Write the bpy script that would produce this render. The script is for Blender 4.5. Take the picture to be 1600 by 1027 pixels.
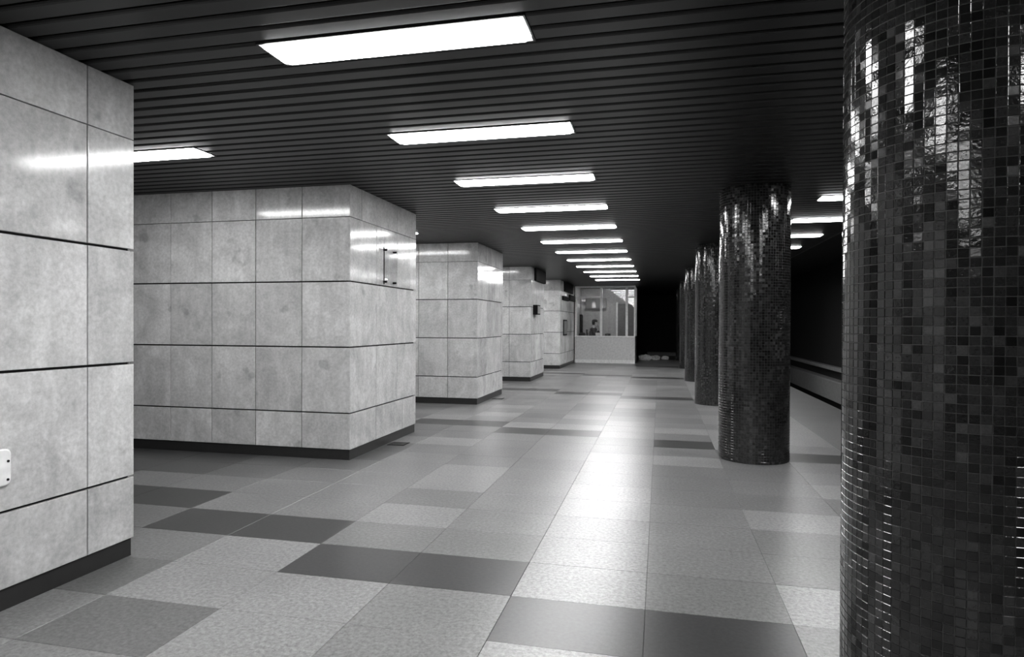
import bpy, bmesh, math, random
from mathutils import Matrix, Vector
random.seed(7)
for o in list(bpy.data.objects): bpy.data.objects.remove(o)
scene = bpy.context.scene
C = scene.collection

# ------------------------------------------------------------------ camera
F_PX, YAW, PITCH, ROLL, EYE = 995.07, 0.2284, -0.0062, 0.0038, 1.5
fw = Vector((-math.sin(YAW)*math.cos(PITCH), math.cos(YAW)*math.cos(PITCH), math.sin(PITCH)))
r0 = Vector((math.cos(YAW), math.sin(YAW), 0)); u0 = r0.cross(fw)
cr = r0*math.cos(ROLL)+u0*math.sin(ROLL); cu = u0*math.cos(ROLL)-r0*math.sin(ROLL)
cam_d = bpy.data.cameras.new('camera'); cam = bpy.data.objects.new('camera', cam_d); C.objects.link(cam)
cam_d.sensor_width = 36; cam_d.lens = F_PX*36/1600; cam_d.clip_end = 200; cam_d.clip_start = .02
mw = Matrix((cr, cu, -fw)).transposed().to_4x4(); mw.translation = (0, 0, EYE); cam.matrix_world = mw
scene.camera = cam
def project(p):
    d = Vector(p)-Vector((0, 0, EYE)); z = d.dot(fw)
    return (800+F_PX*d.dot(cr)/z, 513.5-F_PX*d.dot(cu)/z, z) if z > .05 else (-1e6, -1e6, z)

# ------------------------------------------------------------------ world, exposure (the station's lamps and an added booth lamp light the place)
w = bpy.data.worlds.new('world'); scene.world = w; w.use_nodes = True
w.node_tree.nodes['Background'].inputs[0].default_value = (1, 1, 1, 1)
w.node_tree.nodes['Background'].inputs[1].default_value = 0.0
vs = scene.view_settings; vs.view_transform = 'Standard'; vs.look = 'None'; vs.gamma = 1; vs.use_curve_mapping = False
vs.exposure = 1.92
LAMP = 9.0

# ------------------------------------------------------------------ dimensions measured from the photograph
XP = -3.3121                     # front face of the stone piers
ZC = 3.03                        # underside of the slat ceiling
ROWS = [0.118, 0.514, 1.243, 1.969, 2.678, ZC]
PIERS = [(-3.64, -1.56), (1.525, 3.459), (6.401, 8.336), (11.422, 13.356), (16.442, 18.376), (21.463, 25.10)]
PBACK = -7.34
XCOL, RCOL, YCOL, MCOL = 1.035, 0.378, 7.637, 5.107
LX0, LX1, LY, LDY = -2.166, -0.655, 3.383, 1.6885    # lamp row: x range, far edge of first lamp, spacing
PITCH_S = LDY/11                 # ceiling slat pitch
GX, GY, GDX, GDY = -0.795, 3.420, 0.7264, 0.5115     # floor tile grid
XE = 3.15                        # platform edge
YEND, YBACK, XLEFT = 32.6, -7.0, -8.6

# ------------------------------------------------------------------ materials
def new_mat(name):
    m = bpy.data.materials.new(name); m.use_nodes = True
    nt = m.node_tree; return m, nt, nt.nodes, nt.links, nt.nodes['Principled BSDF']
def grey(v): return (v, v, v, 1)
def simple(name, v, rough=.5, metal=0, spec=.5):
    m, nt, N, L, b = new_mat(name)
    b.inputs['Base Color'].default_value = grey(v); b.inputs['Roughness'].default_value = rough
    b.inputs['Metallic'].default_value = metal; b.inputs['Specular IOR Level'].default_value = spec
    t = N.new('ShaderNodeTexNoise'); t.inputs['Scale'].default_value = 14; t.inputs['Detail'].default_value = 5
    g = N.new('ShaderNodeNewGeometry'); L.new(g.outputs['Position'], t.inputs['Vector'])
    r = N.new('ShaderNodeMapRange'); r.inputs['From Min'].default_value = .3; r.inputs['From Max'].default_value = .7
    r.inputs['To Min'].default_value = v*.88; r.inputs['To Max'].default_value = min(1, v*1.12)
    L.new(t.outputs['Fac'], r.inputs['Value']); L.new(r.outputs['Result'], b.inputs['Base Color'])
    return m
def emitter(name, s):
    m, nt, N, L, b = new_mat(name)
    b.inputs['Base Color'].default_value = grey(.8); b.inputs['Emission Color'].default_value = grey(1)
    b.inputs['Emission Strength'].default_value = s; return m

def stone_mat(name, base, rough):
    """pale polished limestone: cloudy veins, a few stains, each slab its own tone"""
    m, nt, N, L, b = new_mat(name)
    geo = N.new('ShaderNodeNewGeometry'); info = N.new('ShaderNodeObjectInfo')
    off = N.new('ShaderNodeVectorMath'); off.operation = 'SCALE'; off.inputs[0].default_value = (13, 29, 7)
    L.new(info.outputs['Random'], off.inputs['Scale'])
    add = N.new('ShaderNodeVectorMath'); L.new(geo.outputs['Position'], add.inputs[0]); L.new(off.outputs['Vector'], add.inputs[1])
    n1 = N.new('ShaderNodeTexNoise'); n1.inputs['Scale'].default_value = 2.6; n1.inputs['Detail'].default_value = 8; n1.inputs['Roughness'].default_value = .62
    n1.inputs['Distortion'].default_value = .8
    n2 = N.new('ShaderNodeTexNoise'); n2.inputs['Scale'].default_value = 34; n2.inputs['Detail'].default_value = 6; n2.inputs['Roughness'].default_value = .7
    n3 = N.new('ShaderNodeTexNoise'); n3.inputs['Scale'].default_value = 3.4; n3.inputs['Detail'].default_value = 3
    for n in (n1, n2, n3): L.new(add.outputs['Vector'], n.inputs['Vector'])
    def mr(src, a, c, lo, hi):
        r = N.new('ShaderNodeMapRange'); r.inputs['From Min'].default_value = a; r.inputs['From Max'].default_value = c
        r.inputs['To Min'].default_value = lo; r.inputs['To Max'].default_value = hi; L.new(src, r.inputs['Value']); return r.outputs['Result']
    def mul(a, c):
        k = N.new('ShaderNodeMath'); k.operation = 'MULTIPLY'; L.new(a, k.inputs[0]); L.new(c, k.inputs[1]); return k.outputs[0]
    v = mul(mr(n1.outputs['Fac'], .3, .7, base*.76, base*1.16), mr(n2.outputs['Fac'], .3, .7, .78, 1.14))
    v = mul(v, mr(n3.outputs['Fac'], .645, .70, 1.0, .76))          # darker stained blotches
    v = mul(v, mr(info.outputs['Random'], 0, 1, .87, 1.07))
    st = N.new('ShaderNodeTexNoise'); st.inputs['Scale'].default_value = 1; st.inputs['Detail'].default_value = 4
    sc = N.new('ShaderNodeVectorMath'); sc.operation = 'MULTIPLY'; sc.inputs[1].default_value = (11, 11, 1.2)
    L.new(add.outputs['Vector'], sc.inputs[0]); L.new(sc.outputs['Vector'], st.inputs['Vector'])
    v = mul(v, mr(st.outputs['Fac'], .32, .68, .91, 1.06))         # faint vertical run marks
    L.new(v, b.inputs['Base Color'])
    b.inputs['Roughness'].default_value = rough
    bp = N.new('ShaderNodeBump'); bp.inputs['Strength'].default_value = .02; bp.inputs['Distance'].default_value = .01
    L.new(n1.outputs['Fac'], bp.inputs['Height']); L.new(bp.outputs['Normal'], b.inputs['Normal'])
    return m

def terrazzo(name, base, rough=.315):
    m, nt, N, L, b = new_mat(name)
    geo = N.new('ShaderNodeNewGeometry')
    n1 = N.new('ShaderNodeTexNoise'); n1.inputs['Scale'].default_value = 44; n1.inputs['Detail'].default_value = 5; n1.inputs['Roughness'].default_value = .75
    n2 = N.new('ShaderNodeTexNoise'); n2.inputs['Scale'].default_value = 1.7; n2.inputs['Detail'].default_value = 5
    for n in (n1, n2): L.new(geo.outputs['Position'], n.inputs['Vector'])
    r1 = N.new('ShaderNodeMapRange'); r1.inputs['From Min'].default_value = .34; r1.inputs['From Max'].default_value = .66
    r1.inputs['To Min'].default_value = base*.52; r1.inputs['To Max'].default_value = base*1.5; L.new(n1.outputs['Fac'], r1.inputs['Value'])
    r2 = N.new('ShaderNodeMapRange'); r2.inputs['From Min'].default_value = .3; r2.inputs['From Max'].default_value = .7
    r2.inputs['To Min'].default_value = .88; r2.inputs['To Max'].default_value = 1.1; L.new(n2.outputs['Fac'], r2.inputs['Value'])
    k = N.new('ShaderNodeMath'); k.operation = 'MULTIPLY'; L.new(r1.outputs['Result'], k.inputs[0]); L.new(r2.outputs['Result'], k.inputs[1])
    L.new(k.outputs[0], b.inputs['Base Color'])
    b.inputs['Roughness'].default_value = rough; b.inputs['Specular IOR Level'].default_value = .75
    return m

def mosaic_mat(name, base, rough):
    m, nt, N, L, b = new_mat(name)
    geo = N.new('ShaderNodeNewGeometry')
    n1 = N.new('ShaderNodeTexNoise'); n1.inputs['Scale'].default_value = 95; n1.inputs['Detail'].default_value = 3
    n2 = N.new('ShaderNodeTexNoise'); n2.inputs['Scale'].default_value = 150; n2.inputs['Detail'].default_value = 3
    for n in (n1, n2): L.new(geo.outputs['Position'], n.inputs['Vector'])
    r1 = N.new('ShaderNodeMapRange'); r1.inputs['From Min'].default_value = .3; r1.inputs['From Max'].default_value = .7
    r1.inputs['To Min'].default_value = base*.75; r1.inputs['To Max'].default_value = base*1.25; L.new(n2.outputs['Fac'], r1.inputs['Value'])
    L.new(r1.outputs['Result'], b.inputs['Base Color'])
    b.inputs['Roughness'].default_value = rough; b.inputs['Specular IOR Level'].default_value = .6
    bp = N.new('ShaderNodeBump'); bp.inputs['Strength'].default_value = .35; bp.inputs['Distance'].default_value = .0012
    L.new(n1.outputs['Fac'], bp.inputs['Height']); L.new(bp.outputs['Normal'], b.inputs['Normal'])
    return m

M_STONE = stone_mat('pale_limestone', .60, .11)
M_PLINTH = simple('black_plinth_stone', .018, .4)
M_JOINT = simple('dark_joint', .012, .9)
M_SLAT = simple('dark_lacquered_metal', .0062, .36, 0, .3)
M_VOID = simple('black_void', .006, .95)
M_FRAME = simple('black_lamp_frame', .02, .5)
M_LAMP = emitter('lit_diffuser', LAMP)
M_GROUT = simple('grey_grout', .05, .6)
M_MOS = [mosaic_mat('mosaic_glass_%d' % i, v, r) for i, (v, r) in enumerate(((.006, .07), (.010, .08), (.015, .09), (.020, .11), (.027, .15), (.040, .22)))]
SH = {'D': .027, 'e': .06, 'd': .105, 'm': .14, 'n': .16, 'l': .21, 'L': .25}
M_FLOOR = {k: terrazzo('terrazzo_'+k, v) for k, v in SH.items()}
M_EDGE = terrazzo('edge_terrazzo', .095, .42)
M_FBED = simple('floor_joint_mortar', .07, .8)
M_WHITE = simple('white_painted_metal', .88, .4)
M_BOARD = simple('pale_laminate', .66, .45)
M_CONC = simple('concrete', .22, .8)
M_DCONC = simple('dark_concrete', .010, .9)  # even near-black base colour
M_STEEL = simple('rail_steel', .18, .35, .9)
M_BLACK = simple('black_paint', .010, .75, 0, .12)
M_DARKCL = simple('dark_cloth', .02, .85)
M_SKIN = simple('skin', .42, .55)
M_PAPER = simple('white_paper', .75, .8)
M_GWALL = simple('booth_wall_paint', .40, .7)
M_DOOR = simple('booth_door_grey', .17, .5)
def glass_mat(name, tint, refl):
    m, nt, N, L, b = new_mat(name); N.remove(b)
    out = [n for n in N if n.type == 'OUTPUT_MATERIAL'][0]
    t = N.new('ShaderNodeBsdfTransparent'); t.inputs[0].default_value = grey(tint)
    g = N.new('ShaderNodeBsdfGlossy'); g.inputs['Roughness'].default_value = .01
    lw = N.new('ShaderNodeLayerWeight'); lw.inputs['Blend'].default_value = .5
    pw = N.new('ShaderNodeMath'); pw.operation = 'POWER'; L.new(lw.outputs['Facing'], pw.inputs[0]); pw.inputs[1].default_value = 5
    f = N.new('ShaderNodeMapRange'); f.inputs['To Min'].default_value = refl; f.inputs['To Max'].default_value = .9; L.new(pw.outputs[0], f.inputs['Value'])
    mx = N.new('ShaderNodeMixShader'); L.new(f.outputs[0], mx.inputs[0]); L.new(t.outputs[0], mx.inputs[1]); L.new(g.outputs[0], mx.inputs[2])
    L.new(mx.outputs[0], out.inputs['Surface']); return m
M_GLASS = glass_mat('window_glass', .95, .045)
M_ACRYL = glass_mat('clear_acrylic', .97, .03)

# ------------------------------------------------------------------ mesh helpers
class MB:
    def __init__(s): s.v = []; s.f = []; s.mi = []
    def box(s, x0, x1, y0, y1, z0, z1, mi=0):
        k = len(s.v)
        s.v += [(x, y, z) for z in (z0, z1) for y in (y0, y1) for x in (x0, x1)]
        for q in ((0, 2, 3, 1), (4, 5, 7, 6), (0, 1, 5, 4), (2, 6, 7, 3), (0, 4, 6, 2), (1, 3, 7, 5)):
            s.f.append(tuple(k+i for i in q)); s.mi.append(mi)
        return s
    def loops(s, rings, cap=True, mi=0):
        """rings: equal-length vertex loops stitched in order"""
        k = len(s.v); n = len(rings[0])
        for r in rings: s.v += [tuple(p) for p in r]
        for a in range(len(rings)-1):
            for i in range(n):
                j = (i+1) % n
                s.f.append((k+a*n+i, k+a*n+j, k+(a+1)*n+j, k+(a+1)*n+i)); s.mi.append(mi)
        if cap:
            s.f.append(tuple(k+i for i in reversed(range(n)))); s.mi.append(mi)
            s.f.append(tuple(k+(len(rings)-1)*n+i for i in range(n))); s.mi.append(mi)
        return s
    def cyl(s, c, r, z0, z1, n=16, axis='z', mi=0, r2=None):
        r2 = r if r2 is None else r2
        def P(a, rr, t):
            x, y = rr*math.cos(a), rr*math.sin(a)
            return {'z': (c[0]+x, c[1]+y, c[2]+t), 'x': (c[0]+t, c[1]+x, c[2]+y), 'y': (c[0]-x, c[1]+t, c[2]+y)}[axis]
        return s.loops([[P(2*math.pi*i/n, r, z0) for i in range(n)], [P(2*math.pi*i/n, r2, z1) for i in range(n)]], True, mi)
    def chbox(s, x0, x1, y0, y1, z0, z1, b, mi=0):
        """box with all vertical edges and the top edges chamfered"""
        def ring(e, z): 
            return [(x0+e+b, y0+e, z), (x1-e-b, y0+e, z), (x1-e, y0+e+b, z), (x1-e, y1-e-b, z), (x1-e-b, y1-e, z), (x0+e+b, y1-e, z), (x0+e, y1-e-b, z), (x0+e, y0+e+b, z)]
        return s.loops([ring(0, z0), ring(0, z1-b), ring(b, z1)], True, mi)
    def mesh(s, name, mats, smooth=False):
        me = bpy.data.meshes.new(name); me.from_pydata(s.v, [], s.f)
        for m in (mats if isinstance(mats, (list, tuple)) else [mats]): me.materials.append(m)
        if any(s.mi): me.polygons.foreach_set('material_index', s.mi)
        if smooth: me.polygons.foreach_set('use_smooth', [True]*len(me.polygons))
        me.update(); return me
    def obj(s, name, mats, parent=None, smooth=False, loc=None):
        return link(name, s.mesh(name, mats, smooth), parent, loc)
def link(name, me, parent=None, loc=None, rot=None):
    o = bpy.data.objects.new(name, me); C.objects.link(o)
    if parent: o.parent = parent
    if loc is not None: o.location = loc
    if rot is not None: o.rotation_euler = rot
    return o
def empty(name, loc=(0, 0, 0), rz=0):
    return link(name, None, None, loc, (0, 0, rz))
def tag(o, label=None, cat=None, group=None, kind=None):
    if label: o['label'] = label
    if cat: o['category'] = cat
    if group: o['group'] = group
    if kind: o['kind'] = kind
    return o
ORD = ['first', 'second', 'third', 'fourth', 'fifth', 'sixth', 'seventh', 'eighth', 'ninth', 'tenth', 'eleventh', 'twelfth', 'thirteenth', 'fourteenth', 'fifteenth']

# ------------------------------------------------------------------ floor: bed + tiles
floor = MB().box(XLEFT, XE, YBACK, YEND, -.30, -.004).obj('floor', M_FBED)
tag(floor, 'grey speckled terrazzo platform floor with dark stepped strips', None, None, 'structure')
def shade(i, j):
    """tone of floor tile in column i, row j, read from the photograph"""
    ex = {(-3, -2): 'd', (-2, -2): 'l', (-1, -2): 'n', (0, -2): 'l', (1, -2): 'm', (-4, -1): 'd', (-3, -1): 'l', (-2, -1): 'l', (-1, -1): 'n', (0, -1): 'd', (2, -1): 'n',
          (-5, 0): 'd', (-4, 0): 'm', (-3, 0): 'l', (0, 0): 'l', (1, 0): 'm', (2, 0): 'L', (-5, 1): 'd', (-2, 1): 'm', (-1, 1): 'm', (0, 1): 'l', (1, 1): 'n', (2, 1): 'm',
          (-4, 2): 'n', (-3, 2): 'n', (-2, 2): 'l', (-1, 2): 'n', (0, 2): 'l', (1, 2): 'n', (2, 2): 'm', (-5, 3): 'm', (-4, 3): 'n', (-3, 3): 'n', (-2, 3): 'm', (-1, 3): 'n', (0, 3): 'L', (1, 3): 'n', (2, 3): 'l',
          (-5, 4): 'd', (-4, 4): 'm', (-3, 4): 'n', (-2, 4): 'l', (-1, 4): 'n', (0, 4): 'L', (1, 4): 'm', (2, 4): 'm', (-6, 5): 'd', (-5, 5): 'm', (-4, 5): 'd', (-3, 5): 'n', (-2, 5): 'l', (-1, 5): 'n', (0, 5): 'l', (1, 5): 'm', (2, 5): 'n',
          (-3, 6): 'n', (-2, 6): 'm', (-1, 6): 'm', (0, 6): 'l', (1, 6): 'm', (2, 6): 'm', (-3, 7): 'm', (-2, 7): 'm', (-1, 7): 'n', (0, 7): 'l', (1, 7): 'l',
          (-3, 8): 'l', (-2, 8): 'm', (-1, 8): 'n', (0, 8): 'n', (-4, 9): 'd', (-3, 9): 'm', (-2, 9): 'n', (-1, 9): 'n', (-3, 10): 'm', (-4, 10): 'd', (-2, 11): 'l', (-1, 11): 'l', (0, 11): 'l', (-4, 12): 'l', (-3, 12): 'n', (-5, 12): 'd', (0, 10): 'l', (0, 12): 'l', (0, 9): 'n'}  # middle column: lamp glare put into tile tones, one dark-strip tile included
    if (j == 6 and i <= -4) or (j == 7 and i <= -4): return 'e'  # tiles before the big pier darkened: its shade and grime set in the tone
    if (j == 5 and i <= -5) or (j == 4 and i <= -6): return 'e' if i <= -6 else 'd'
    if (i, j) in ex and not ((i, j) == (0, -1)): return ex[(i, j)]
    k = (i+2)//2
    if -3 <= k <= 2 and (j+k) % 10 == 0: return 'D'
    return random.Random(i*977+j*131+5).choice('nnlllll' if i >= 2 and j > 7 else 'dmmmmnnnnnlll')  # far platform-side tiles kept lighter: edge-lamp light put into their tone
tiles = []
i0 = math.floor((XLEFT-GX)/GDX); j0 = math.floor((YBACK-GY)/GDY); j1 = math.ceil((YEND-GY)/GDY)
GAP = .0009
for i in range(i0, 4):
    for j in range(j0, j1):
        x0, x1 = max(XLEFT, GX+i*GDX), GX+(i+1)*GDX; y0, y1 = max(YBACK, GY+j*GDY), min(YEND, GY+(j+1)*GDY)
        if any(x0 > PBACK and x1 < XP-.03 and y0 > a+.03 and y1 < b-.03 for a, b in PIERS): continue
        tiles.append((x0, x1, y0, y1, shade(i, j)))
y = YBACK
while y < YEND-.01:                                  # darker slabs along the platform edge
    y2 = min(YEND, y+GDY*2); tiles.append((GX+4*GDX, XE, y, y2, 'E')); y = y2
def vis_area(t):
    x0, x1, y0, y1, s = t
    ps = [project(p) for p in ((x0, y0, 0), (x1, y0, 0), (x1, y1, 0), (x0, y1, 0))]
    if min(p[2] for p in ps) < .3: return 0
    cx, cy = sum(p[0] for p in ps)/4, sum(p[1] for p in ps)/4
    if not (-60 < cx < 1360 and cy < 1120): return 0
    return abs(sum(ps[a][0]*ps[(a+1) % 4][1]-ps[(a+1) % 4][0]*ps[a][1] for a in range(4)))/2
tiles.sort(key=vis_area, reverse=True)
tcache = {}
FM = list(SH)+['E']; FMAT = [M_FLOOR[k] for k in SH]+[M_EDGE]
field = MB()
for n, (x0, x1, y0, y1, s) in enumerate(tiles):
    w_, d_ = round(x1-x0-2*GAP, 4), round(y1-y0-2*GAP, 4)
    if n < 290:
        key = (w_, d_, s)
        if key not in tcache:
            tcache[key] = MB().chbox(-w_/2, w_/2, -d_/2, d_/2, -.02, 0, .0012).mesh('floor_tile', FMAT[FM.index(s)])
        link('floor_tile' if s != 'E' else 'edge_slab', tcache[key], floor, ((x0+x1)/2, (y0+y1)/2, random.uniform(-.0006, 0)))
    else:
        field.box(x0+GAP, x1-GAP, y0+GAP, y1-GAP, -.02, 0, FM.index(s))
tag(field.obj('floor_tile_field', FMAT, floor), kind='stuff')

# ------------------------------------------------------------------ ceiling: black void + metal slats
XCE = 2.86
ceiling = MB().box(XLEFT, XCE, YBACK, YEND, ZC+.07, ZC+.25).obj('ceiling', M_VOID)
tag(ceiling, 'dark suspended ceiling of narrow black metal slats', None, None, 'structure')
def slat_profile():
    h = PITCH_S/2-.011
    return [(-h, .045), (-h, .012), (-h+.006, .004), (-h+.016, 0), (h-.016, 0), (h-.006, .004), (h, .012), (h, .045)]
scache = {}
def slat_mesh(L):
    L = round(L, 3)
    if L not in scache:
        p = slat_profile()
        scache[L] = MB().loops([[(-L/2, y, z) for y, z in reversed(p)], [(L/2, y, z) for y, z in reversed(p)]]).mesh('slat', M_SLAT)
    return scache[L]
RX0, RX1 = 1.84, 2.67
PX0, PX1 = -5.46, -3.95
PASS = (-2, 1, 4, 7, 10)
kk0 = math.floor((YBACK-LY)/PITCH_S)+1; kk1 = math.floor((YEND-LY)/PITCH_S)
sf = MB()
for k in range(kk0, kk1):
    yc = LY+(k+.5)*PITCH_S
    n, m = divmod(k+2, 11)                          # k=-2,-1 -> the two slots of lamp n=0
    cuts = []
    if m < 2 and -5 <= n <= 11:
        cuts = [(LX0, LX1), (RX0, RX1)]
        if n in PASS: cuts.insert(0, (PX0, PX1))
    xs = [XLEFT]+[x for c in cuts for x in c]+[XCE]
    for a in range(0, len(xs), 2):
        L = xs[a+1]-xs[a]
        if 0.3 < yc < 14.2:
            link('slat', slat_mesh(L), ceiling, ((xs[a]+xs[a+1])/2, yc, ZC))
        else:
            p = slat_profile()
            sf.loops([[(xs[a], yc+y, ZC+z) for y, z in reversed(p)], [(xs[a+1], yc+y, ZC+z) for y, z in reversed(p)]])
tag(sf.obj('slat_field', M_SLAT, ceiling), kind='stuff')
MB().box(XCE, XCE+.04, YBACK, YEND, ZC+.002, ZC+.45).obj('fascia', M_FRAME, ceiling)

# ------------------------------------------------------------------ ceiling lamps
def lamp(x0, x1, yfar, label, group):
    L, D = x1-x0, 2*PITCH_S
    t = empty('ceiling_light', ((x0+x1)/2, yfar-D/2, ZC))
    tag(t, label, 'lamp', group)
    key = round(L, 3)
    if key not in lcache:
        hx, hy = L/2-.004, D/2-.004
        fr = MB()
        fr.box(-hx, hx, -hy, hy, .05, .066)
        for a in ((-hx, hx, -hy, -hy+.012), (-hx, hx, hy-.012, hy), (-hx, -hx+.012, -hy+.012, hy-.012), (hx-.012, hx, -hy+.012, hy-.012)): fr.box(*a, -.004, .05)
        e = .016; c = .03
        def ring(s, z):
            ax, ay = hx-e-s, hy-e-s
            return [(-ax+c, -ay, z), (-ax, -ay+c, z), (-ax, ay-c, z), (-ax+c, ay, z), (ax-c, ay, z), (ax, ay-c, z), (ax, -ay+c, z), (ax-c, -ay, z)]
        df = MB().loops([ring(0, .045), ring(0, -.005), ring(.006, -.011), ring(.02, -.014)])
        lcache[key] = (fr.mesh('lamp_frame', M_FRAME), df.mesh('diffuser', M_LAMP))
    a, b = lcache[key]
    link('lamp_frame', a, t); link('diffuser', b, t)
    return t
lcache = {}
for n in range(-5, 12):
    if n >= 0:
        lab = 'nearest and largest glowing ceiling lamp of the middle row' if n == 0 else ('farthest glowing ceiling lamp of the middle row, nearest the glass booth' if n == 11 else '%s glowing ceiling lamp of the middle row, counted from the viewer' % ORD[n])
    else: lab = 'glowing ceiling lamp of the middle row, %s behind the viewer' % ORD[-n-1]
    lamp(LX0, LX1, LY+n*LDY, lab, 'long lamps of the middle row')
for n in range(-2, 12):
    vis = {3: 'nearest visible short glowing ceiling lamp above the platform edge', 4: 'broadest bright short ceiling lamp above platform edge, between the two front columns',
           5: 'third visible short ceiling lamp above platform edge, beside the second column', 6: 'farthest visible short ceiling lamp above platform edge, touching the second column'}
    lamp(RX0, RX1, LY+n*LDY, vis.get(n, 'short ceiling lamp above platform edge hidden by columns, %s along' % ORD[n+2]), 'short lamps over the platform edge')
for q, n in enumerate(PASS):
    lamp(PX0, PX1, LY+n*LDY, 'glowing ceiling lamp in the passage behind the front left pier' if n == 1 else 'hidden ceiling lamp in the %s passage between the stone piers' % ORD[q], 'lamps in the passages between piers')

# ------------------------------------------------------------------ stone piers
pcache = {}
def panel_mesh(w_, h_):
    key = (round(w_, 3), round(h_, 3))
    if key not in pcache:
        w_, h_ = key; c = .0022; t = .028
        def ring(e, y): return [(-w_/2+e, y, -h_/2+e), (w_/2-e, y, -h_/2+e), (w_/2-e, y, h_/2-e), (-w_/2+e, y, h_/2-e)]
        pcache[key] = MB().loops([ring(0, t), ring(0, c), ring(c, 0)]).mesh('panel', M_STONE)
        # outward winding
        bm = bmesh.new(); bm.from_mesh(pcache[key]); bmesh.ops.recalc_face_normals(bm, faces=bm.faces); bm.to_mesh(pcache[key]); bm.free()
    return pcache[key]
PLAB = ['pale stone-clad pier behind the viewer', 'nearest stone-clad pier, cut off by the left edge of the picture', 'big pale stone-clad pier left of centre with a clear plate on its face',
        'third stone-clad pier, between the big pier and the pier with a black sign', 'fourth stone-clad pier, with a black sign under the ceiling and a small box', 'farthest stone-clad pier, ending at the glass booth']
def pier(idx, y0, y1, near_joints, front_joints, label):
    t = tag(empty('stone_pier', ((XP+PBACK)/2, (y0+y1)/2, 0)), label, 'pier', 'stone-clad piers')
    ox, oy = (XP+PBACK)/2, (y0+y1)/2
    dx, dy = (XP-PBACK)/2, (y1-y0)/2
    MB().box(-dx+.026, dx-.026, -dy+.026, dy-.026, 0, ZC).obj('core', M_JOINT, t)
    MB().chbox(-dx+.012, dx-.012, -dy+.012, dy-.012, 0, ROWS[0]-.006, .003).obj('plinth', M_PLINTH, t)
    rnd = random.Random(idx)
    for r in range(5):
        z0, z1 = ROWS[r], ROWS[r+1]
        lo = .0075 if 0 < r < 4 else .003
        hi = .0075 if r < 3 else .003
        if r == 0: lo = -.002
        if r == 4: hi = .001
        zz0, zz1 = z0+lo, z1-hi
        def put(face, a, b):
            g = .004; w_ = b-a-2*g; m = (a+b)/2; h_ = zz1-zz0; zc = (zz0+zz1)/2
            jt = (rnd.uniform(-.0018, .0018), 0, rnd.uniform(-.0022, .0022)); e = rnd.uniform(0, .0008)
            if face == 'near': link('panel', panel_mesh(w_, h_), t, (m-ox, -dy+e, zc), jt)
            if face == 'far': link('panel', panel_mesh(w_, h_), t, (m-ox, dy-e, zc), (jt[0], 0, math.pi+jt[2]))
            if face == 'front': link('panel', panel_mesh(w_, h_), t, (dx-e, m-oy, zc), (0, jt[0], math.pi/2+jt[2]))
        nj = [PBACK]+sorted(near_joints)+[XP]
        for a, b in zip(nj[:-1], nj[1:]):
            put('near', a, b)
            if idx < 5: put('far', a, b)
        fj = [y0]+sorted(front_joints(r))+[y1]
        for a, b in zip(fj[:-1], fj[1:]): put('front', a, b)
    return t
nearj = [-3.90, -4.485, -5.06, -5.62, -6.20, -6.78]
def fj_default(y0, y1, n=3): return lambda r: [y0+(y1-y0)*q/n for q in range(1, n)]
for idx, (a, b) in enumerate(PIERS):
    fj = fj_default(a, b)
    if idx == 1: fj = lambda r: [1.81, 2.46, 3.115]
    if idx == 2: fj = lambda r: [6.68, 7.07, 7.69] if r == 4 else ([7.07, 7.86] if r == 0 else [7.07, 7.69])
    if idx == 5: fj = fj_default(a, b, 5)
    pier(idx, a, b, nearj, fj, PLAB[idx])

# ------------------------------------------------------------------ mosaic columns
NC, NR = 80, 103
PH = ZC/NR
def tile_rings(hw, hh, t, b):
    return [[(-hw, 0, -hh), (hw, 0, -hh), (hw, 0, hh), (-hw, 0, hh)], [(-hw, -t+b, -hh), (hw, -t+b, -hh), (hw, -t+b, hh), (-hw, -t+b, hh)],
            [(-hw+b, -t, -hh+b), (hw-b, -t, -hh+b), (hw-b, -t, hh-b), (-hw+b, -t, hh-b)]]
CW = 2*math.pi*RCOL/NC
RING = tile_rings(CW/2-.0011, PH/2-.0011, .0045, .0011)
def mosaic_specs(seed):
    rnd = random.Random(seed); out = []
    # patches of lighter and darker tiles
    for c in range(NC):
        a = 2*math.pi*c/NC
        for r in range(NR):
            v = rnd.random()+.25*math.sin(c*.35+seed)*math.sin(r*.12+seed*2)
            mi = 0 if v < .10 else 1 if v < .34 else 2 if v < .66 else 3 if v < .86 else 4 if v < 1.0 else 5
            sx, sz = rnd.gauss(0, .010), rnd.gauss(0, .013)
            mat = Matrix.Translation((0, 0, (r+.5)*PH+rnd.uniform(-.0005, .0005))) @ Matrix.Rotation(a, 4, 'Z') @ Matrix.Translation((rnd.uniform(-.0005, .0005), -RCOL+.004, 0)) @ Matrix.Rotation(sx, 4, 'X') @ Matrix.Rotation(sz, 4, 'Z')
            out.append((mat, mi))
    return out
def mosaic_mesh(specs):
    vs_, fs, mis = [], [], []
    for mat, mi in specs:
        k = len(vs_)
        for r in RING:
            for p in r: vs_.append(tuple(mat @ Vector(p)))
        for a in range(2):
            for i in range(4):
                j = (i+1) % 4; fs.append((k+a*4+i, k+a*4+j, k+(a+1)*4+j, k+(a+1)*4+i)); mis.append(mi)
        fs.append((k+8, k+9, k+10, k+11)); mis.append(mi)
    me = bpy.data.meshes.new('mosaic'); me.from_pydata(vs_, [], fs)
    for m in M_MOS: me.materials.append(m)
    me.polygons.foreach_set('material_index', mis); me.update(); return me
core_me = MB().cyl((0, 0, 0), RCOL-.0015, 0, ZC, 80).mesh('grout_core', M_GROUT, False)
CLAB = ['huge dark mosaic column filling the right edge of the picture', 'second mosaic column, standing whole in front of the dark track', 'third mosaic column from the right edge, half behind the second',
        'fourth mosaic column from the right edge', 'fifth, farthest visible mosaic column, a thin dark strip', 'hidden sixth mosaic column at the dark end']
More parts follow.
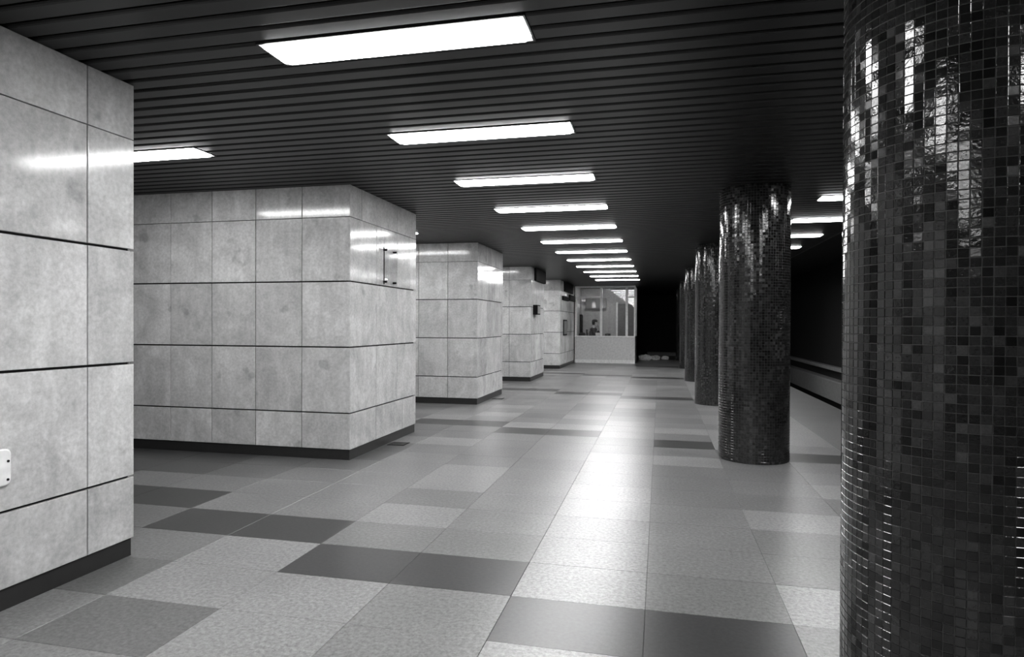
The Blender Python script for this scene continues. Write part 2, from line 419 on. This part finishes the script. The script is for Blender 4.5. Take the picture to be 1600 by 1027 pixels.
shared = mosaic_mesh(mosaic_specs(3))
first = mosaic_specs(1)
yc0 = YCOL-MCOL
def tscore(s):
    p = s[0] @ Vector((0, -.0045, 0)); p = p+Vector((XCOL, yc0, 0)); u, v, z = project(p)
    nrm = (s[0].to_3x3() @ Vector((0, -1, 0)))
    view = (Vector((0, 0, EYE))-p); d = view.length
    if not (0 < u < 1600 and 0 < v < 1027): return -1
    return nrm.dot(view)/d**3
order = sorted(range(len(first)), key=lambda i: -tscore(first[i]))
pick = set(order[:296])
for q in range(6):
    t = tag(empty('mosaic_column', (XCOL, yc0+q*MCOL, 0), 0 if q == 0 else q*.9), CLAB[q], 'column', 'mosaic columns')
    link('grout_core', core_me, t)
    if q == 0:
        tag(link('mosaic_field', mosaic_mesh([s for i, s in enumerate(first) if i not in pick]), t), kind='stuff')
        tm = []
        for mi in range(6):
            b = MB().loops(RING, True); tm.append(b.mesh('mosaic_tile', M_MOS[mi]))
        for i in sorted(pick):
            o = link('mosaic_tile', tm[first[i][1]], t); o.matrix_local = first[i][0]
    else:
        tag(link('mosaic_field', shared, t), kind='stuff')

# ------------------------------------------------------------------ track side, end walls
XW = 5.6
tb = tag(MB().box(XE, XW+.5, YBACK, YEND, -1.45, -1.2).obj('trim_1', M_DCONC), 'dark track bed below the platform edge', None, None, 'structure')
for x in (3.65, 5.085):
    rl = MB()
    rl.loops([[(x+a, yy, -1.2+b) for a, b in ((-.07, 0), (.07, 0), (.07, .012), (.012, .03), (.012, .115), (.036, .125), (.036, .16), (-.036, .16), (-.036, .125), (-.012, .115), (-.012, .03), (-.07, .012))] for yy in (YBACK, YEND)])
    rl.obj('rail', M_STEEL, tb)
tag(MB().box(XE-.10, XE-.02, YBACK, YEND, -1.2, -.30).obj('trim_2', M_DCONC), 'dark concrete face under the platform edge', None, None, 'structure')
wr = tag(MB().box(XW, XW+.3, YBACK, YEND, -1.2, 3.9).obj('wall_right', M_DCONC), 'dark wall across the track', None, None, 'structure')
MB().chbox(XW-.35, XW, YBACK, YEND, -.84, -.22, .02).obj('plinth_wall', M_CONC, wr)
MB().chbox(XW-.22, XW, YBACK, YEND, .07, .18, .015).obj('cable_ledge', M_CONC, wr)
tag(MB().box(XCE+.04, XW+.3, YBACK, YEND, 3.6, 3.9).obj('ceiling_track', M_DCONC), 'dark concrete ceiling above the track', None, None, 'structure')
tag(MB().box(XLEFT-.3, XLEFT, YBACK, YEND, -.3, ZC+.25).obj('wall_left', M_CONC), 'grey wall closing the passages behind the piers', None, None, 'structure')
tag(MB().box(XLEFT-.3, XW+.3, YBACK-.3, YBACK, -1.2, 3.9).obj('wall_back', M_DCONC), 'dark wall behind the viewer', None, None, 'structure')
we = tag(MB().box(XLEFT-.3, XW+.3, YEND, YEND+.3, -1.2, 3.9).obj('wall_end', M_DCONC), 'dark wall at the far end of the platform', None, None, 'structure')  # near-black colour stands in for the unlit end past the last lamps
MB().box(-.6, XE-.9, YEND-.6, YEND, 0, .17).obj('step', M_CONC, we)

# ------------------------------------------------------------------ booth
BY0, BY1, BX0, BX1 = 25.14, 27.0, XP+.02, -0.94
RF = .38
booth = tag(empty('booth', ((BX0+BX1)/2, BY0, 0)), 'glazed white-framed attendant booth at the far end of the platform', 'booth')
bx = (BX0+BX1)/2
def part(name, mats, x0, x1, y0, y1, z0, z1, parent=booth, b=.004):
    return MB().chbox(x0-bx, x1-bx, y0-BY0, y1-BY0, z0, z1, b).obj(name, mats, parent)
part('counter_panel', M_BOARD, BX0, BX1, BY0, BY0+.06, .13, 1.02)
part('baseboard', M_WHITE, BX0, BX1, BY0-.012, BY0+.06, 0, .13)
part('sill', M_WHITE, BX0, BX1, BY0-.03, BY0+.09, 1.02, 1.07)
mulls = [(BX0, BX0+.08), (-2.30, -2.21), (-1.31, -1.22), (BX1-.05, BX1)]
for a, b in mulls: part('post', M_WHITE, a, b, BY0, BY0+.06, 1.07, ZC-.07)
part('top_rail', M_WHITE, BX0, BX1, BY0-.005, BY0+.065, ZC-.07, ZC-.002)
part('transom', M_WHITE, BX0+.08, -2.30, BY0+.002, BY0+.058, 2.55, 2.62)
part('transom', M_WHITE, -1.22, BX1-.05, BY0+.002, BY0+.058, 2.55, 2.62)
def pane(x0, x1, z0, z1, y=None):
    part('pane', M_GLASS, x0, x1, BY0+.026, BY0+.032, z0, z1, b=.0005)
pane(BX0+.08, -2.30, 1.07, 2.55); pane(BX0+.08, -2.30, 2.62, ZC-.07)
pane(-2.21, -1.31, 1.07, ZC-.07); pane(-1.22, BX1-.05, 1.07, 2.55); pane(-1.22, BX1-.05, 2.62, ZC-.07)
# side towards the dark end, dado and glass
part('side_panel', M_DOOR, BX1-.05, BX1, BY0+.06, BY1, 0, 1.05)
for yy in (26.04, BY1-.06): part('side_post', M_WHITE, BX1-.05, BX1, yy, yy+.06, 1.05, ZC-.002)
for a, b in ((BY0+.06, 26.04), (26.10, BY1-.06)):
    MB().chbox(BX1-.03-bx, BX1-.024-bx, a-BY0, b-BY0, 1.05, ZC-.002, .0005).obj('side_pane', M_GLASS, booth)
part('back_wall', M_GWALL, BX0, BX1-.05, BY1-.06, BY1, RF, ZC-.002)
part('inner_wall', M_GWALL, BX0-.0, BX0+.05, BY0+.1, BY1-.06, RF, ZC-.002)
part('raised_floor', M_DOOR, BX0+.05, BX1-.05, BY0+.06, BY1-.06, 0, RF)
dr = part('inner_door', M_DOOR, -1.72, -1.05, BY1-.10, BY1-.06, RF, 2.38)
part('door_frame', M_WHITE, -1.79, -1.72, BY1-.11, BY1-.06, RF, 2.44)
MB().cyl((-1.66-bx, BY1-.13-BY0, 1.35), .012, 0, .1, 8, 'x').obj('door_handle', M_STEEL, dr)
part('wall_cabinet', M_DOOR, BX0+.25, -2.2, BY1-.25, BY1-.06, 2.18, 2.62)
# added lamp, tucked out of view behind the top rail to light the booth
bl = tag(empty('booth_fill_lamp', (-2.15, BY0+.24, ZC-.002)), 'small lamp added out of sight behind the top rail of the glass booth', 'lamp')
MB().box(-.32, .32, -.07, .07, -.018, 0).obj('lamp_frame', M_WHITE, bl)
MB().chbox(-.30, .30, -.055, .055, -.05, -.018, .006).obj('diffuser', emitter('booth_fill_diffuser', 17.0), bl)
# desk and things in the booth
dk = tag(empty('desk', (-2.2, BY0+.36, RF)), 'dark desk behind the booth window sill', 'desk')
MB().chbox(-.98, .90, -.26, .26, .62, .655, .004).obj('desktop', M_DOOR, dk)
for x in (-.94, .86):
    for y in (-.22, .22): MB().box(x-.025, x+.025, y-.025, y+.025, 0, .62).obj('leg', M_DOOR, dk)
def rounded_slab(name, mat, parent, w_, d_, h_, z0, bulge=.35):
    rings = []
    for q in range(7):
        t = q/6; s = (1-(abs(t-.35)/.65)**3*bulge) if t > .35 else 1
        rings.append([(w_/2*s*(abs(math.cos(a))**.6)*(1 if math.cos(a) > 0 else -1), d_/2*s*(abs(math.sin(a))**.6)*(1 if math.sin(a) > 0 else -1), z0+t*h_) for a in [2*math.pi*k/16 for k in range(16)]])
    return MB().loops(rings).obj(name, mat, parent, True)
def chair(x, y, rz, label):
    t = tag(empty('chair', (x, y, RF), rz), label, 'chair', 'chairs in the booth')
    MB().chbox(-.21, .21, -.21, .21, .42, .47, .015).obj('seat', M_DARKCL, t)
    bk = MB().chbox(-.20, .20, .19, .225, .62, .93, .014).obj('backrest', M_DARKCL, t)
    for a in (-.18, .18):
        for b in (-.18, .19): MB().box(a-.015, a+.015, b-.015, b+.015, 0, .42 if b < 0 else .80).obj('leg', M_BLACK, t)
    return t
chair(-2.72, 26.20, math.pi/2*1.0, 'dark chair under the seated person in the booth')
bg = tag(empty('paper_box', (-2.40, BY0+.32, 1.036)), 'white box of papers on the desk in front of the seated person', 'box')
MB().chbox(-.09, .09, -.08, .08, 0, .13, .004).obj('body', M_PAPER, bg); MB().chbox(-.095, .095, -.085, .085, .13, .15, .004).obj('lid', M_PAPER, bg)
ph = tag(empty('telephone', (-2.02, BY0+.34, 1.036)), 'black telephone on the desk right of the middle mullion', 'telephone')
MB().chbox(-.11, .11, -.10, .10, 0, .075, .025).obj('body', M_BLACK, ph)
hs = MB().loops([[(x, .03*math.cos(a), .105-abs(x)*.12+.022*math.sin(a)) for a in [2*math.pi*k/8 for k in range(8)]] for x in (-.12, -.085, -.04, 0, .04, .085, .12)]).obj('handset', M_BLACK, ph)
bag = tag(empty('bag', (-3.04, BY0+.36, 1.036)), 'dark rounded bag on the desk at the booth left window post', 'bag')
rounded_slab('body', M_DARKCL, bag, .28, .18, .15, 0)
MB().loops([[(.07*math.cos(t), .008*math.cos(a), .145+.05*math.sin(t)+.008*math.sin(a)) for a in [2*math.pi*k/6 for k in range(6)]] for t in [math.pi*q/8 for q in range(9)]]).obj('handle', M_DARKCL, bag)
coat = tag(empty('locker', (BX0+.09, 26.5, RF)), 'narrow dark locker standing inside the booth left of the person', 'locker')
MB().chbox(-.035, .035, -.25, .25, 0, 1.55, .01).obj('body', M_BLACK, coat); MB().chbox(.036, .045, -.24, .24, .05, 1.50, .003).obj('door', M_BLACK, coat)

# ------------------------------------------------------------------ person in the booth (seated, hand raised to the face)
def skin_obj(name, pts, edges, mat, parent, sub=2, root=0):
    me = bpy.data.meshes.new(name); me.from_pydata([p[:3] for p in pts], edges, [])
    o = link(name, me, parent); me.materials.append(mat)
    m = o.modifiers.new('skin', 'SKIN'); m.use_smooth_shade = True
    for i, p in enumerate(pts):
        sv = me.skin_vertices[0].data[i]; r = p[3]; sv.radius = r if isinstance(r, tuple) else (r, r); sv.use_root = (i == root)
    s = o.modifiers.new('sub', 'SUBSURF'); s.levels = sub; s.render_levels = sub
    return o
# local frame: person faces +x, sits with pelvis at origin height .53 above the raised floor
per = tag(empty('person', (-2.69, 26.20, RF)), 'seated person in dark jacket and cap, one hand raised to the face', 'person')
B = [(0, 0, .53, (.15, .12)), (0, 0, .70, (.13, .10)), (.03, 0, .88, (.16, .11)), (.05, 0, 1.00, (.10, .09)), (.07, 0, 1.06, .055), (.09, 0, 1.12, .062), (.10, 0, 1.20, (.085, .078)), (.095, 0, 1.27, (.07, .065)),
     (.05, .17, .97, .065), (.12, .22, .76, .048), (.30, .12, .86, .040), (.25, .06, 1.03, .030), (.235, .045, 1.10, (.036, .018)),
     (.05, -.17, .97, .065), (.10, -.24, .74, .048), (.32, -.16, .745, .038), (.42, -.12, .76, .028), (.50, -.11, .765, (.038, .018)),
     (.04, .10, .52, .095), (.42, .11, .50, .070), (.44, .11, .10, .045), (.55, .11, .04, .040),
     (.04, -.10, .52, .095), (.42, -.11, .50, .070), (.44, -.11, .10, .045), (.55, -.11, .04, .040),
     (.175, 0, 1.175, .018), (.18, 0, 1.13, .022)]
E_ = [(0, 1), (1, 2), (2, 3), (3, 4), (4, 5), (5, 6), (6, 7), (3, 8), (8, 9), (9, 10), (10, 11), (11, 12), (3, 13), (13, 14), (14, 15), (15, 16), (16, 17), (0, 18), (18, 19), (19, 20), (20, 21), (0, 22), (22, 23), (23, 24), (24, 25), (6, 26), (5, 27)]
def fingers(base, d, side, k0):
    """four fingers and a thumb rooted in the palm"""
    for q in range(4):
        o = Vector(base)+Vector(side)*(.026-.017*q); L = (.036, .042, .039, .030)[q]
        a = o+Vector(d)*L; b = a+Vector(d)*L*.6+Vector((-.012, 0, -.008))
        k = len(B); B.extend([(*a, .0085), (*b, .0075)]); E_.extend([(k0, k), (k, k+1)])
    k = len(B); a = Vector(base)+Vector(side)*.045+Vector(d)*.005; b = a+Vector(d)*.03+Vector(side)*.008
    B.extend([(*a, .010), (*b, .008)]); E_.extend([(k0, k), (k, k+1)])
fingers((.23, .045, 1.11), (-.25, -.1, .96), (0, -1, 0), 12)
fingers((.51, -.11, .765), (.97, .1, -.2), (0, 1, 0), 17)
skin_obj('body', B, E_, M_SKIN, per)
def grow(idx, extra): return [(B[i][0], B[i][1], B[i][2], tuple(c+extra for c in B[i][3]) if isinstance(B[i][3], tuple) else B[i][3]+extra) for i in idx]
skin_obj('jacket', grow([0, 1, 2, 3, 8, 9, 10, 13, 14, 15], .034), [(0, 1), (1, 2), (2, 3), (3, 4), (4, 5), (5, 6), (3, 7), (7, 8), (8, 9)], M_DARKCL, per)
skin_obj('trousers', grow([0, 18, 19, 20, 22, 23, 24], .022), [(0, 1), (1, 2), (2, 3), (0, 4), (4, 5), (5, 6)], M_DARKCL, per)
for s in (.11, -.11): MB().chbox(.40, .67, s-.05, s+.05, 0, .09, .03).obj('shoe', M_BLACK, per)
cap = MB().loops([[(.085+rx*math.cos(a), ry*math.sin(a), z) for a in [2*math.pi*k/20 for k in range(20)]] for rx, ry, z in ((.108, .092, 1.235), (.115, .099, 1.26), (.117, .101, 1.29), (.10, .086, 1.325), (.05, .04, 1.345))]).obj('cap', M_DARKCL, per, True)
MB().loops([[(x, .07*math.cos(a), 1.232-.25*(x-.17)**1+.006*math.sin(a)) for a in [2*math.pi*k/12 for k in range(12)]] for x in (.15, .20, .245)]).obj('visor', M_DARKCL, cap, True)
hair = MB().loops([[(.07+rx*math.cos(a), ry*math.sin(a), z) for a in [math.pi*.42+(1.16*math.pi)*k/19 for k in range(20)]] for rx, ry, z in ((.085, .076, 1.12), (.102, .086, 1.18), (.105, .088, 1.25))], False).obj('hair', M_BLACK, per, True)
for s in (-.03, .03): MB().loops([[(.178+.004*math.sin(t), s+.011*math.cos(t)*math.cos(a), 1.195+.007*math.cos(t)*math.sin(a)) for a in [2*math.pi*k/8 for k in range(8)]] for t in (0, .6, 1.2)]).obj('eye', M_BLACK, per)

# ------------------------------------------------------------------ signs and fittings on the piers
def wall_thing(name, label, cat, y0, y1, z0, z1, group=None):
    t = empty(name, (XP, (y0+y1)/2, z0)); tag(t, label, cat, group); return t, (y1-y0)/2, z1-z0
def slab(x0, x1, hy, z0, z1, name, mat, t, b=.003): return MB().chbox(x0, x1, -hy, hy, z0, z1, b).obj(name, mat, t)
t, hy, h = wall_thing('clear_plate', 'clear plate held by four dark pins on the big pier', 'sign', 7.215, 7.61, 1.985, 2.445)
slab(.028, .034, hy, 0, h, 'plate', M_ACRYL, t, .001)
MB().box(.026, .0365, -hy-.006, -hy+.002, 0, h).obj('edge_strip', M_BLACK, t)
for y in (-hy+.05, hy-.06):
    for z in (.035, h-.035): MB().cyl((0, y, z), .013, .001, .045, 10, 'x').obj('pin', M_BLACK, t)
t, hy, h = wall_thing('socket_plate', 'small pale rounded plate with dark screws on the nearest pier', 'plate', 2.38, 2.645, .655, .845)
rr = []
for x, e in ((.0005, 0), (.012, 0), (.016, .006)):
    ring = []
    for cxx, czz, a0 in ((hy-e-.03, .03+e, -90), (hy-e-.03, h-.03-e, 0), (-hy+e+.03, h-.03-e, 90), (-hy+e+.03, .03+e, 180)):
        for q in range(5):
            a = math.radians(a0+22.5*q); ring.append((x, cxx+.03*math.cos(a), czz+.03*math.sin(a)))
    rr.append(ring)
MB().loops(rr).obj('cover', M_WHITE, t)
for y, z in ((hy-.018, h*.66), (hy-.02, .03), (-hy+.018, h*.66), (-hy+.02, .03)): MB().cyl((0, y, z), .007, .015, .019, 8, 'x').obj('screw', M_BLACK, t)
def black_sign(y0, y1, z0, z1, label, th=.06):
    t, hy, h = wall_thing('hanging_sign', label, 'sign', y0, y1, z0, z1, 'black signs on the far piers')
    slab(.004, th, hy, 0, h, 'board', M_BLACK, t); slab(th, th+.004, hy-.03, .03, h-.03, 'face', M_BLACK, t, .001)
black_sign(16.86, 18.35, 2.69, 3.025, 'black sign under the ceiling on the fourth pier')
black_sign(22.25, 24.35, 2.68, 3.025, 'tall black sign under the ceiling on the farthest pier')
black_sign(21.85, 23.2, 2.36, 2.50, 'smaller left black sign below the tall sign on the farthest pier')
black_sign(23.5, 25.0, 2.40, 2.62, 'right black sign next to the booth on the farthest pier')
t, hy, h = wall_thing('wall_box', 'small dark box on the fourth pier beneath its black sign', 'box', 16.72, 17.15, 1.77, 2.03)
slab(.001, .12, hy, 0, h, 'body', M_BLACK, t); slab(.12, .128, hy-.03, .03, h-.03, 'lid', M_DOOR, t)
t, hy, h = wall_thing('notice_frame', 'narrow framed notice on the farthest pier beside the booth', 'frame', 22.15, 22.95, 1.12, 1.68)
slab(.001, .03, hy, 0, h, 'frame', M_BLACK, t); slab(.03, .034, hy-.05, .05, h-.05, 'notice', M_DOOR, t)

# ------------------------------------------------------------------ floor grates at the pier feet
for a, lab in ((7.30, 'small dark floor grate at the foot of the big pier'), (12.32, 'small dark floor grate at the foot of the third pier')):
    t = tag(empty('floor_grate', (XP+.13, a+.14, .0)), lab, 'grate', 'floor grates')
    MB().box(-.11, .11, -.11, .11, .0005, .003).obj('frame', M_BLACK, t)
    for q in range(6): MB().box(-.10, .10, -.095+q*.034, -.080+q*.034, .003, .007).obj('bar', M_STEEL, t)

# ------------------------------------------------------------------ paper bundles by the dark end
for x, y, s, lab in ((-.62, 27.6, .17, 'pale crumpled bundle on the floor right beside the booth'), (-.18, 28.2, .13, 'smaller pale crumpled bundle on the floor near the dark end'), (.22, 28.6, .10, 'flat pale crumpled paper on the floor, farthest from the booth')):
    bm = bmesh.new(); bmesh.ops.create_icosphere(bm, subdivisions=3, radius=1)
    rnd = random.Random(int(x*100))
    for v in bm.verts:
        k = .8+.35*rnd.random(); v.co = Vector((v.co.x*s*1.6*k, v.co.y*s*k, max(0, v.co.z*s*k*.9+s*.6)))
    me = bpy.data.meshes.new('paper_bundle'); bm.to_mesh(me); bm.free(); me.materials.append(M_PAPER)
    tag(link('paper_bundle', me, None, (x, y, 0)), lab, 'bundle', 'crumpled bundles')
